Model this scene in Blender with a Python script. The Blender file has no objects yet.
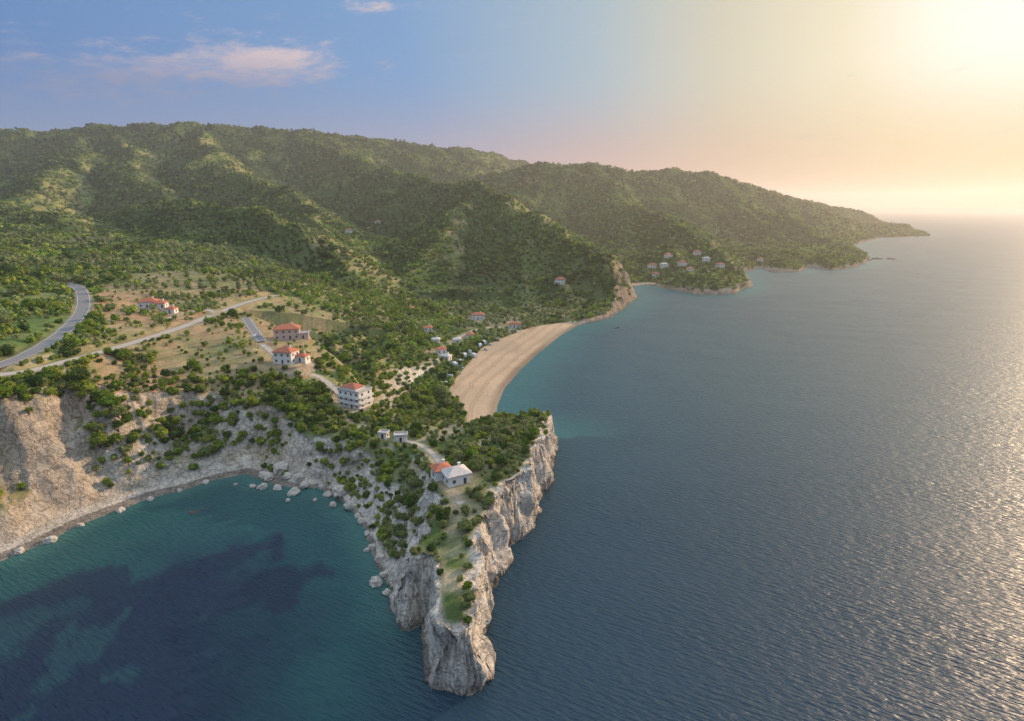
import bpy, math, random, time
import numpy as np
from mathutils import Vector
T0=time.time()
random.seed(7); rng=np.random.default_rng(7)
HAZE=True
scene=bpy.context.scene
H=110.0; F=568.0; P=math.asin(0.2605); SP=math.sin(P); CP=math.cos(P)
# ------------------------------------------------------------------ camera
cam=bpy.data.cameras.new("camera"); cam.sensor_width=36; cam.lens=F/1024*36
cam.clip_start=1; cam.clip_end=300000
co=bpy.data.objects.new("camera",cam); co.location=(0,0,H); co.rotation_euler=(math.pi/2-P,0,0)
scene.collection.objects.link(co); scene.camera=co
scene.view_settings.view_transform='Standard'; scene.view_settings.look='None'; scene.view_settings.exposure=0

def ray(px,py):
    x=(px-512)/F; v=(360.5-py)/F
    return (x, CP+v*SP, -SP+v*CP)
def sea_pt(px,py):
    d=ray(px,py); t=H/-d[2]; return (d[0]*t,d[1]*t)
def proj(x,y,z):
    f=y*CP-(z-H)*SP; u=y*SP+(z-H)*CP; f=np.maximum(f,1e-3)
    return 512+F*x/f, 360.5-F*u/f
# ------------------------------------------------------------------ noise
def _h(ix,iy,iz,seed):
    n=(ix*374761393+iy*668265263+iz*1274126177+seed*974634777)&0xffffffff
    n=((n^(n>>13))*1274126177)&0xffffffff
    n=(n^(n>>16))&0xffff
    return n.astype(np.float32)/65535.0
def vn2(x,y,seed=0):
    fx=np.floor(x);fy=np.floor(y); ix=fx.astype(np.int64);iy=fy.astype(np.int64)
    tx=x-fx;ty=y-fy;tx=tx*tx*(3-2*tx);ty=ty*ty*(3-2*ty)
    a=_h(ix,iy,0,seed);b=_h(ix+1,iy,0,seed);c=_h(ix,iy+1,0,seed);d=_h(ix+1,iy+1,0,seed)
    return ((a*(1-tx)+b*tx)*(1-ty)+(c*(1-tx)+d*tx)*ty)*2-1
def fbm(x,y,sc,oc=4,seed=0,g=0.5):
    r=0;a=1.0;t=0
    for o in range(oc):
        r=r+a*vn2(x/sc+17.3*o,y/sc-9.1*o,seed+o); t+=a; a*=g; sc=sc/2.03
    return r/t
def vn3(x,y,z,seed=0):
    fx=np.floor(x);fy=np.floor(y);fz=np.floor(z); ix=fx.astype(np.int64);iy=fy.astype(np.int64);iz=fz.astype(np.int64)
    tx=x-fx;ty=y-fy;tz=z-fz
    tx=tx*tx*(3-2*tx);ty=ty*ty*(3-2*ty);tz=tz*tz*(3-2*tz)
    r=0
    for k in (0,1):
        a=_h(ix,iy,iz+k,seed);b=_h(ix+1,iy,iz+k,seed);c=_h(ix,iy+1,iz+k,seed);d=_h(ix+1,iy+1,iz+k,seed)
        r=r+((a*(1-tx)+b*tx)*(1-ty)+(c*(1-tx)+d*tx)*ty)*(tz if k else 1-tz)
    return r*2-1
def fbm3(x,y,z,sc,oc=4,seed=0):
    r=0;a=1.0;t=0
    for o in range(oc):
        r=r+a*vn3(x/sc,y/sc,z/sc,seed+o);t+=a;a*=.5;sc/=2.1
    return r/t
def sst(a,b,x):
    t=np.clip((x-a)/(b-a),0,1); return t*t*(3-2*t)
def inpoly(px,py,poly):
    r=np.zeros(px.shape,bool); n=len(poly)
    for i in range(n):
        x1,y1=poly[i];x2,y2=poly[(i+1)%n]
        if y1==y2: continue
        c=((y1>py)!=(y2>py))&(px<(x2-x1)*(py-y1)/(y2-y1)+x1)
        r^=c
    return r
# ------------------------------------------------------------------ coast
C=[(-30000,-900,1.),(-1500,-300,1.),(-700,-60,1.),(-350,60,1.),(-230,125,.9)]
for a in [(0,562,1.),(40,545,.95),(75,527,.95),(110,513,1.),(150,498,1.),(185,490,1.0),(215,480,1.0),(245,474,1.0),
 (268,482,.95),(290,488,.95),(318,488,.95),(335,497,.9),(352,512,.85),(365,530,.8),(374,555,.85),(383,580,1.),(394,592,1.8),(392,612,3),
 (404,630,4),(423,624,4.5),(424,648,5),(424,670,6),(429,690,6),(455,698,6),(480,689,7),(488,664,7),(482,642,6.5),(489,618,6.5),
 (486,600,5),(498,578,5),(510,560,5.5),(504,548,5.5),(522,538,5.5),(534,526,5.5),(538,505,6),(551,480,6.5),(551,462,6),(556,445,5)]:
    C.append(sea_pt(a[0],a[1])+(a[2],))
C+=[(22,262,1.5),(12,270,1.0),(0,277,.5)]
for a in [(498,424,.07),(497,415,.07),(498,405,.07),(505,388,.07),(520,370,.07),(540,352,.07),(560,336,.07),(578,325,.09),(588,323,1.2),
 (612,317,2.2),(629,306,2.2),(636,297,1.8),(628,290,.5),(632,286,.15),(650,285,.15),(666,289,.9),(700,295,1.5),(735,294,1.6),(752,287,1.5),
 (743,277,.9),(747,271,.6),(762,268,.5),(775,273,.9),(800,272,.7),(810,267,.6),(832,271,.9),(858,267,.9),(868,262,.7),(870,257,.5),(852,249,.5),
 (860,243,.5),(880,238,.5),(932,236,.2),(926,233,.22),(890,229,.4),(885,222,.3)]:
    C.append(sea_pt(a[0],a[1])+(a[2],))
C+=[(3300,9000,.3),(3300,30000,.3),(-30000,30000,.3)]
C=np.array(C,dtype=np.float32)
def coast(x,y):
    x=x.astype(np.float32);y=y.astype(np.float32)
    best=np.full(x.shape,1e18,np.float32);s=np.ones(x.shape,np.float32);ins=np.zeros(x.shape,bool)
    n=len(C)
    for i in range(n):
        ax,ay,as_=C[i];bx,by,bs=C[(i+1)%n]
        dx=bx-ax;dy=by-ay;L=dx*dx+dy*dy
        t=np.clip(((x-ax)*dx+(y-ay)*dy)/L,0,1)
        d=(x-ax-t*dx)**2+(y-ay-t*dy)**2
        m=d<best
        best=np.where(m,d,best); s=np.where(m,as_+t*(bs-as_),s)
        if ay!=by:
            ins^=((ay>y)!=(by>y))&(x<dx*(y-ay)/dy+ax)
    d=np.sqrt(best)
    return np.where(ins,d,-d),s
# ------------------------------------------------------------------ base relief control points
K=[]
def kz(px,py,z):
    d=ray(px,py); t=(H-z)/-d[2]; K.append((d[0]*t,d[1]*t,z))
def ky(px,py,Y):
    d=ray(px,py); t=Y/d[1]; K.append((d[0]*t,Y,H+d[2]*t))
def kx(px,Y,z):
    d=ray(px,207); K.append((d[0]*Y/d[1],Y,z))
for a in [(455,625,16),(450,590,18),(450,560,18),(450,520,20),(450,500,21),(452,475,22),(540,440,21),(500,450,21),(520,480,21),(400,440,16),(385,480,12),
 (430,428,15),(350,440,16),(300,450,16),(250,440,19),(480,390,1.5),(520,350,2),(560,325,2.5),(455,400,4),(470,365,3.5),(430,385,8),(400,400,14),
 (356,400,18),(300,400,22),(220,400,25),(150,400,32),(80,400,39),(0,400,44),(-60,400,45),(0,372,46),(150,370,35),(220,350,36),(287,358,34),(287,335,35),
 (340,340,26),(380,350,18),(410,350,12),(432,335,7),(475,325,5),(510,325,5),(400,310,12),(350,310,24),(300,300,35),(250,310,38),
 (200,310,42),(150,310,46),(100,310,50),(40,330,50),(75,290,54),(130,275,57),(180,270,58),(230,275,54),(280,282,46),(340,285,30),
 (0,290,58),(0,250,66),(100,240,68),(190,240,64),(-80,290,60),(540,318,7)]: kz(*a)
for a in [(375,250,900),(390,274,790),(345,240,880)]: ky(*a)
for a in [(0,1000,76),(100,1000,74),(200,1100,52),(280,980,38),(0,1300,95),(150,1300,80),(250,1250,66),(340,1050,46),(360,1250,60),(400,1100,45),
 (0,1700,110),(250,1600,100),(400,1700,80),(500,1500,55),(480,800,22),(530,1150,26),(565,1000,18),(592,900,12),(520,650,10),(440,660,10),(450,850,22),
 (600,1300,22),(650,1050,12),(640,1700,50),(700,1400,18),(735,1100,6),(700,850,8),(765,1300,8),(770,1550,15),(850,1500,8),(850,1900,12),(600,2500,100),(800,2200,40),
 (0,3200,120),(200,3300,120),(400,3600,120),(530,3900,80),(620,3200,80),(700,3200,60),(800,3600,40),(850,4500,30),(0,8000,50),(400,8000,50),(800,8000,30),(-300,2500,200)]: kx(*a)
K=np.array(K)
def feat(x,y):
    return np.arctan2(x,y), 0.8*np.log(np.sqrt(x*x+y*y))
def phi(d2): return np.sqrt(d2+0.0009)
ka,kl=feat(K[:,0],K[:,1]); kr=np.hypot(K[:,0],K[:,1]); q=K[:,2]/kr
A=phi((ka[:,None]-ka)**2+(kl[:,None]-kl)**2); n=len(K)
M=np.zeros((n+1,n+1));M[:n,:n]=A-np.eye(n)*0.002;M[:n,n]=1;M[n,:n]=1
W=np.linalg.solve(M,np.append(q,0))
def relief(x,y):
    a,l=feat(x,y); a=a.astype(np.float32);l=l.astype(np.float32)
    r=np.full(x.shape,W[n],np.float32)
    for i in range(n):
        r+=np.float32(W[i])*np.sqrt((a-np.float32(ka[i]))**2+(l-np.float32(kl[i]))**2+np.float32(.0009))
    return r*np.hypot(x,y)
# ridge crests (three dimensional polylines) with their flank steepness
RIDGES=[([(-120,132,2000),(0,132,2000),(100,128,2050),(200,127,2100),(300,132,2200),(400,143,2400),(450,149,2500),(500,157,2800),(545,172,3200)],.50,40),
 ([(60,130,2020),(75,152,1700),(60,176,1400),(20,203,1130)],.54,16),
 ([(120,128,2050),(130,160,1650),(150,182,1400),(170,200,1250)],.56,14),
 ([(210,128,2100),(205,150,1750),(235,172,1420),(285,192,1230),(325,212,1060)],.58,16),
 ([(300,132,2200),(345,156,1850),(410,178,1500),(482,187,1150),(508,199,1020),(540,216,880),(572,235,780),(601,257,700),(620,279,655)],.62,14),
 ([(482,189,1150),(445,220,950),(420,256,790),(400,285,690)],.55,12),
 ([(540,219,880),(530,252,750),(535,285,660),(538,305,600)],.55,9),
 ([(572,237,780),(572,275,670),(575,302,610)],.6,9),
 ([(430,188,2000),(480,178,2000),(545,165,2000),(620,167,2050),(690,172,2100),(722,180,2150),(760,191,2250),(800,202,2500),(850,211,2900),(885,218,3300),(897,222,3800)],.50,35),
 ([(590,166,2030),(603,186,1800),(640,208,1450),(682,223,1200),(712,238,1020),(736,256,890)],.58,13),
 ([(640,208,1450),(625,238,1200),(622,256,1050)],.55,12),
 ([(690,226,1180),(672,255,930),(690,270,850)],.55,12),
 ([(700,175,2120),(742,199,1850),(792,221,1650),(832,239,1500),(856,254,1400)],.66,11),
 ([(742,199,1850),(765,236,1500),(787,255,1350)],.66,9),
 ([(800,203,2500),(840,219,2200),(880,227,2200),(924,234,2240)],.5,14),
 ([(120,207,1150),(170,203,1020),(215,204,900),(258,210,830),(296,226,760),(332,250,690),(354,272,630)],.55,12),
 ([(-60,200,1150),(0,212,1000),(60,222,880)],.35,18)]
RSEG=[]
for pl,sl,rd in RIDGES:
    w3=[]
    for (a,b,Yd) in pl:
        d=ray(a,b);t=Yd/d[1];w3.append((d[0]*t,Yd,H+d[2]*t))
    for i in range(len(w3)-1): RSEG.append((w3[i],w3[i+1],sl,rd))
def ridges(x,y):
    w_=np.clip(np.hypot(x,y)/1100,.45,1.1)*52
    u=x+fbm(x,y,170,4,61)*w_;v=y+fbm(x,y,170,4,67)*w_
    u=u.astype(np.float32);v=v.astype(np.float32)
    fl=(1+.22*fbm(x,y,240,2,71)).astype(np.float32)
    out=np.full(x.shape,-500.,np.float32)
    for a,b,sl,rd in RSEG:
        dx=b[0]-a[0];dy=b[1]-a[1];L=dx*dx+dy*dy
        t=np.clip(((u-a[0])*dx+(v-a[1])*dy)/L,0,1)
        d=np.sqrt((u-a[0]-t*dx)**2+(v-a[1]-t*dy)**2+rd*rd)-rd
        h=a[2]+t*(b[2]-a[2])-sl*fl*d
        k=6.
        m=np.abs(out-h)<k
        o2=np.maximum(out,h)
        out=np.where(m,o2+(k-np.abs(out-h))**2/(4*k),o2)
    return out
def height(x,y):
    x=np.asarray(x,dtype=np.float64);y=np.asarray(y,dtype=np.float64)
    d,s=coast(x,y); r=np.hypot(x,y)
    b=relief(x,y)
    far=sst(450,800,r)
    rg=ridges(x,y)-70*(1-sst(430,620,y))
    k=14.
    mm=np.maximum(b,rg)
    b=np.where(np.abs(b-rg)<k,mm+(k-np.abs(b-rg))**2/(4*k),mm)-k/4*0
    wx=x+fbm(x,y,200,2,41)*40;wy=y+fbm(x,y,200,2,43)*40
    rid2=1-np.abs(fbm(wx,wy,130,3,9))*2.4
    amp=np.clip(r/1500,.3,1.1)
    b=b+far*(rid2*15-8)*amp+ (1-far)*fbm(x,y,45,4,3)*1.6*sst(0,30,d)
    cl=sst(.15,.8,s)
    lf=sst(-70,-100,x)*(r<450)
    hd=sst(-75,-55,x)*(r<300)
    dn=d+cl*(1-.5*lf)*(1-.3*hd)*(fbm(x,y,9,4,21)*2.3)+(1-cl)*fbm(x,y,20,2,8)*.4+cl*(r>600)*fbm(x,y,60,3,25)*8
    gul=1+cl*(.45-.25*hd)*fbm(x,y,22,4,33)
    hc=np.where(dn>0,s*dn*gul+np.maximum(dn-55,0)*.9,dn*.35)
    aw=6+4*sst(-120,-160,x)+3*fbm(x,y,14,2,35)
    g34=fbm(x,y,18,4,34)
    ap=np.where(dn>0,np.minimum(dn,aw)*.22+np.maximum(dn-aw,0)*s*1.35*(1+.8*g34),hc)
    hc=hc*(1-lf)+ap*lf
    b=np.maximum(b,np.where(r>640,np.minimum(3+.3*np.maximum(d,0),16)+2*rid2,1.2))
    k=np.where(cl>.5,2.0,.6)
    hh=np.clip(.5+.5*(b-hc)/k,0,1)
    h=b*(1-hh)+hc*hh-k*hh*(1-hh)
    return np.maximum(h,-12),d,s
def cast(px,py):
    d=ray(px,py); g=math.hypot(d[0],d[1]); rs=np.geomspace(70,6000,3500)
    xs=d[0]/g*rs;ys=d[1]/g*rs; h,_,_=height(xs,ys); h=np.maximum(h,0)
    ln=H+rs*d[2]/g
    i=np.argmax(h>=ln)
    if h[i]<ln[i]: i=len(rs)-1
    return float(xs[i]),float(ys[i]),float(h[i])
# ------------------------------------------------------------------ roads (world polylines)
def smooth(pts,step):
    pts=[Vector(p) for p in pts]; out=[]
    for i in range(len(pts)-1):
        p0=pts[max(i-1,0)];p1=pts[i];p2=pts[i+1];p3=pts[min(i+2,len(pts)-1)]
        m=max(2,int((p2-p1).length/step))
        for k in range(m):
            t=k/m
            out.append(.5*((2*p1)+(p2-p0)*t+(2*p0-5*p1+4*p2-p3)*t*t+(3*p1-p0-3*p2+p3)*t**3))
    out.append(pts[-1]); return out
ROADS=[]
for nm,pp,w,kind in [
 ("road",[(64,283),(80,290),(83,308),(66,330),(44,346),(18,360),(-20,374)],7.,'asphalt'),
 ("road",[(-12,374),(30,371),(70,361),(110,350),(150,338),(185,326),(215,314),(245,303),(275,296)],6,'pale'),
 ("road",[(246,318),(252,328),(262,342)],5,'asphalt'),
 ("dirt_track",[(215,314),(205,309),(188,313),(168,318)],3.5,'pale'),
 ("dirt_track",[(520,332),(500,328),(480,329),(462,336),(448,346),(434,352)],3,'pale'),
 ("dirt_track",[(262,344),(290,366),(320,378),(345,402)],3,'pale'),
 ("dirt_track",[(398,440),(420,447),(438,462),(450,490),(462,505)],2.2,'pale')]:
    w3=[cast(*p) for p in pp]; sp=smooth(w3,3.0)
    zs=np.array([height(np.array([p.x]),np.array([p.y]))[0][0] for p in sp])
    k=9; zp=np.pad(zs,k,mode='edge'); zs=np.convolve(zp,np.ones(2*k+1)/(2*k+1),'valid')
    arr=np.array([(p.x,p.y,z) for p,z in zip(sp,zs)])
    ROADS.append((nm,arr,w,kind))
# ------------------------------------------------------------------ building sites
SITES=[]
def site(label,px,py,rot,blocks,rad,cols=('white','red'),name="house"):
    x,y,z=cast(px,py)
    if name=="house" and z<1.5: return
    SITES.append(dict(name=name,label=label,x=x,y=y,z=z,rot=math.radians(rot),blocks=blocks,rad=rad,cols=cols))
site("white house with pale roof and red tiled wing on rocky headland",456,481,28,[(0,0,7.6,6.4,1.15,'hipg'),(-3.2,5.2,5.5,5,1.15,'hip')],8,name="headland_house")
site("white three storey apartment building with balconies among green trees",356,405,-28,[(0,0,13,9,2.7,'flatred')],10,name="apartment_building")
site("pink walled villa with broad red tiled roof and terrace",288,338,15,[(0,0,14,9,2,'hip'),(9,-2,6,6,1,'flat')],11)
site("two storey villa with red tiled roof below the terrace",287,362,-10,[(0,0,10,8,2,'hip'),(7,3,6,5,1,'hip')],9)
site("white house with red hipped roof on dry plateau",150,307,10,[(0,0,11,8,1.3,'hip'),(8,-3,7,6,1,'hip')],11)
site("small white outbuilding with red roof on plateau",172,313,0,[(0,0,6,5,1,'hip')],6)
site("white beachside house with red roof above the sand",478,319,5,[(0,0,12,8,1.5,'hip')],9)
site("low beach taverna with brown red roof",515,327,-8,[(0,0,11,6,1,'hip')],8,name="taverna")
for (px,py,r,w,c) in [(441,353,20,7,1),(436,343,5,6,0),(457,343,15,6,0),(428,331,12,7,1),(409,311,20,10,1),(446,360,-20,7,0),(470,338,10,6,1)]:
    site("small village house with %s roof near the beach"%("red tiled" if c else "pale grey"),px,py,r,[(0,0,w,5.5,1.1,'hip' if c else 'hipg')],5)
site("garden cottage with pale flat roof among shrubs",401,441,8,[(0,0,5,3.5,.9,'flat')],4,name="cottage")
site("garden shed with grey roof among shrubs",384,438,-12,[(0,0,3.5,3,.8,'flat')],3,name="shed")
for (px,py) in [(349,233),(378,224),(655,277),(690,272),(682,266),(706,262),(664,268),(652,268),(560,284),(668,258),(697,255),(760,262),(720,268)]:
    site("small white house with red roof on wooded hillside",px,py,random.uniform(-30,30),[(0,0,random.uniform(10,13),8,1.8,'hip' if random.random()<.75 else 'hipg')],8)
print("T sites",time.time()-T0)
# ------------------------------------------------------------------ terrain grid
az=np.radians(np.linspace(-56,52,1000))
rs=np.concatenate([np.arange(70,335,.5),335*np.exp(np.linspace(0,math.log(27),640)[1:])])
NA,NR=len(az),len(rs)
R,AZ=np.meshgrid(rs,az,indexing='ij')
X=R*np.sin(AZ);Y=R*np.cos(AZ)
hh,DD,SS=height(X.ravel(),Y.ravel())
Z=hh.reshape(X.shape);DD=DD.reshape(X.shape);SS=SS.reshape(X.shape)
print("T height",time.time()-T0)
RD=np.full(X.shape,1e9,np.float32)
for nm,arr,w,kind in ROADS:
    m=(X>arr[:,0].min()-15)&(X<arr[:,0].max()+15)&(Y>arr[:,1].min()-15)&(Y<arr[:,1].max()+15)
    xx=X[m];yy=Y[m];bd=np.full(xx.shape,1e9);bz=np.zeros(xx.shape)
    for i in range(len(arr)-1):
        a=arr[i];b=arr[i+1];dx,dy=b[0]-a[0],b[1]-a[1];L=dx*dx+dy*dy+1e-9
        t=np.clip(((xx-a[0])*dx+(yy-a[1])*dy)/L,0,1); d=np.hypot(xx-a[0]-t*dx,yy-a[1]-t*dy)
        mm=d<bd; bd=np.where(mm,d,bd);bz=np.where(mm,a[2]+t*(b[2]-a[2]),bz)
    f=1-sst(w/2+1.2,w/2+7,bd); Z[m]=Z[m]*(1-f)+bz*f; RD[m]=np.minimum(RD[m],bd-w/2)
PD=np.full(X.shape,1e9,np.float32)
for s in SITES:
    m=(np.abs(X-s['x'])<40)&(np.abs(Y-s['y'])<40)
    d=np.hypot(X[m]-s['x'],Y[m]-s['y']); f=1-sst(s['rad']*.9,s['rad']*1.6,d)
    Z[m]=Z[m]*(1-f)+s['z']*f; PD[m]=np.minimum(PD[m],d-s['rad'])
gr=np.gradient(Z,axis=0)/np.gradient(R,axis=0); ga=np.gradient(Z,axis=1)/(R*(az[1]-az[0]))
SL=np.hypot(gr,ga)
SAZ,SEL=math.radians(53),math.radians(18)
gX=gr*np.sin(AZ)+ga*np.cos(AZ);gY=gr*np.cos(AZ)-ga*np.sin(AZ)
ASP=-(gX*math.sin(SAZ)+gY*math.cos(SAZ))   # sunward slopes drier and lighter, others darker wood: hill shading painted into colour
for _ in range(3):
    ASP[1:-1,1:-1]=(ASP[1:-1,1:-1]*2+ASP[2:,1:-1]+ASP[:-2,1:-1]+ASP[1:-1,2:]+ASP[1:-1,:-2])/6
PX,PY=proj(X,Y,Z)
sandpoly=[(500,432),(470,430),(463,404),(448,392),(456,378),(468,364),(482,348),(498,340),(530,327),(575,321),(584,326),(560,440)]
beach=inpoly(PX,PY,sandpoly)&(Z<6)&(SL<.5)|((SS<.2)&(DD<14)&(Y>600))
beach&=(Y>262)
crag=sst(.55,1.3,SL)*sst(90,20,DD)*(DD>-8)*(R<1000)
leftw=sst(-75,-110,X)
m=crag>.02
xx,yy,zz=X[m],Y[m],Z[m]
a=crag[m]*np.clip(SS[m],.5,1.5)*(1-.5*leftw[m])
n1=fbm3(xx,yy,zz*.7,7,5,50);n2=fbm3(xx,yy,zz*.7,7,5,60);n3=fbm3(xx,yy,zz*1.5,5,4,70)
blk=np.abs(vn3(xx/3.1,yy/3.1,zz/2.3,90))
led=np.sin(zz*1.9+3*fbm(xx,yy,12,3,95))*.5
Xd=X.copy();Yd=Y.copy();Zd=Z.copy()
Xd[m]+=a*(n1*2.9+led*.45);Yd[m]+=a*(n2*2.9-led*.45);Zd[m]+=a*(n3*1.8+blk*.9)
print("T crag",time.time()-T0)
# ------------------------------------------------------------------ ground colours
def col(*c): return np.array(c,dtype=np.float32)
n_a=fbm(X,Y,60,4,101);n_b=fbm(X,Y,14,4,102);n_c=fbm(X,Y,4,3,103)
green=col(.085,.125,.035);green2=col(.16,.195,.060);dry=col(.35,.265,.145);soil=col(.38,.235,.14);rock=col(.74,.665,.56);tan=col(.68,.61,.50);sand=col(.52,.38,.25)
plateau=[(100,392),(112,360),(95,345),(110,300),(118,268),(200,260),(266,288),(305,298),(350,325),(322,345),(326,378),(262,400),(190,398),(130,400)]
WX=PX+n_a*34+n_b*16;WY=PY+n_b*14+n_a*12
inPl=inpoly(WX,WY,plateau)
field=[(-200,292),(60,285),(72,300),(66,318),(30,345),(-200,372)]
inF=inpoly(PX,PY,field)
def mix(a,b,f): return a*(1-f[...,None])+b*f[...,None]
COL=np.broadcast_to(green,X.shape+(3,)).copy()
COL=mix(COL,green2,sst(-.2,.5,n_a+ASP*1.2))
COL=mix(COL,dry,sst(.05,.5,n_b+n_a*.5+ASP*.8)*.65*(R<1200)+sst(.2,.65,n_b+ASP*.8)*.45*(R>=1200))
COL=mix(COL,np.broadcast_to(col(.055,.085,.026),COL.shape),sst(-.08,-.3,ASP+n_b*.1)*.7*(R>560))  # ground turned from the sun painted darker to deepen its shade
ter=np.abs(((Z+n_a*2)/1.6)%1-.5)*2
COL=mix(COL,mix(np.broadcast_to(dry,COL.shape),green2,sst(-.4,.25,n_b+n_c*.4)*.65),inPl.astype(np.float32)*.95)
COL=mix(COL,soil,inPl*sst(.1,.35,n_a+n_b*.3)*.7)
COL=mix(COL,np.broadcast_to(col(.14,.14,.06),COL.shape),inPl*sst(.7,.95,ter)*.5)
COL=mix(COL,mix(np.broadcast_to(col(.10,.16,.04),COL.shape),green2,sst(-.3,.3,n_b)),inF*.8)
head=(R<285)&(X>-75)
COL=mix(COL,np.broadcast_to(col(.42,.35,.24),COL.shape),head*sst(-.3,.3,n_b)*.75)
vill=inpoly(PX,PY,[(400,300),(520,312),(560,322),(480,345),(455,372),(420,372),(400,340)])
COL=mix(COL,np.broadcast_to(col(.36,.28,.18),COL.shape),vill*sst(-.3,.3,n_b)*.6)
rk=sst(.6,1.05,SL+n_c*.2)*sst(110,50,DD)*(R<560)
rk=np.maximum(rk,sst(16,8,DD+n_b*6)*(SS>.3)*(R<560)*(DD>-9))
rk=np.maximum(rk,sst(9,4,DD+n_b*7)*(SS>.3)*(R>=560)*(R<3000)*(DD>-9))
rk=np.maximum(rk,sst(.9,1.25,SL)*sst(28,16,DD)*(R>=560)*(R<1000))
rk=np.where((R<560)&(X>-60)&(SL<.7),rk*sst(6,3,DD),rk)
rk=np.maximum(rk,leftw*(DD<12)*(DD>-8)*(R<500))
RC=mix(np.broadcast_to(rock,COL.shape),np.broadcast_to(tan,COL.shape),leftw)
RC=mix(RC,np.broadcast_to(col(.32,.25,.185),COL.shape),sst(450,600,R))
st=fbm(X+Y*.3,Z*3,6,4,120)
RC=RC*(1+.22*n_b[...,None]+.20*st[...,None])
RC=mix(RC,np.broadcast_to(col(.44,.35,.25),COL.shape),sst(.1,.6,n_a+n_c*.5)*.45*(R<500))
RC=mix(RC,np.broadcast_to(col(.44,.34,.24),COL.shape),leftw*sst(-.1,.45,st+n_a)*.5)
RC=mix(RC,np.broadcast_to(col(.24,.23,.12),COL.shape),sst(.12,.45,n_b+n_c*.4)*.4*(R<500))
RC=mix(RC,np.broadcast_to(col(.66,.59,.49),COL.shape),leftw*sst(10,5,DD+n_b*4)*.8)
COL=mix(COL,RC,rk)
COL=mix(COL,np.broadcast_to(col(.16,.13,.10),COL.shape),((Z<1.1)&(SS>.3)&(DD<4)).astype(np.float32)*.75)
sc=mix(np.broadcast_to(sand,COL.shape),np.broadcast_to(col(.24,.175,.12),COL.shape),sst(7,2.5,DD)*.9)
sc=sc*(1+.12*n_b[...,None]+.14*n_a[...,None])
sc=mix(sc,np.broadcast_to(col(.38,.29,.20),COL.shape),sst(.05,.5,fbm(X,Y*.4,16,3,140)+.1)*.5)
for off in (13,22,31):
    trk=np.abs(DD-off-4*n_a-2*n_b)
    sc=mix(sc,np.broadcast_to(col(.34,.25,.17),COL.shape),(sst(.9,.3,np.abs(trk-.9))*.6))
COL=np.where(beach[...,None],sc,COL)
COL=mix(COL,np.broadcast_to(col(.38,.30,.20),COL.shape),sst(2.2,0,RD)*.8)
COL=mix(COL,np.broadcast_to(col(.36,.29,.20),COL.shape),sst(2,-2,PD)*.5*(Y<600))
# ------------------------------------------------------------------ material helpers
def newmat(name):
    m=bpy.data.materials.new(name);m.use_nodes=True;nt=m.node_tree;b=nt.nodes['Principled BSDF'];return m,nt,b
def N(nt,t,**kw):
    n=nt.nodes.new(t)
    for k,v in kw.items():
        if k in n.inputs: n.inputs[k].default_value=v
        else: setattr(n,k,v)
    return n
def simple(name,c,rough=.8,nscale=1.5,var=.25,bump=.0,spec=.3):
    m,nt,b=newmat(name)
    g=N(nt,'ShaderNodeNewGeometry');no=N(nt,'ShaderNodeTexNoise',Scale=nscale,Detail=5.0);nt.links.new(g.outputs['Position'],no.inputs['Vector'])
    r=N(nt,'ShaderNodeMapRange');r.inputs[3].default_value=1-var;r.inputs[4].default_value=1+var;nt.links.new(no.outputs[0],r.inputs[0])
    mx=N(nt,'ShaderNodeVectorMath',operation='SCALE');mx.inputs[0].default_value=c[:3];nt.links.new(r.outputs[0],mx.inputs['Scale'])
    nt.links.new(mx.outputs[0],b.inputs['Base Color']);b.inputs['Roughness'].default_value=rough;b.inputs['Specular IOR Level'].default_value=spec
    if bump:
        bp=N(nt,'ShaderNodeBump',Strength=bump,Distance=.1);nt.links.new(no.outputs[0],bp.inputs['Height']);nt.links.new(bp.outputs[0],b.inputs['Normal'])
    return m
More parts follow.
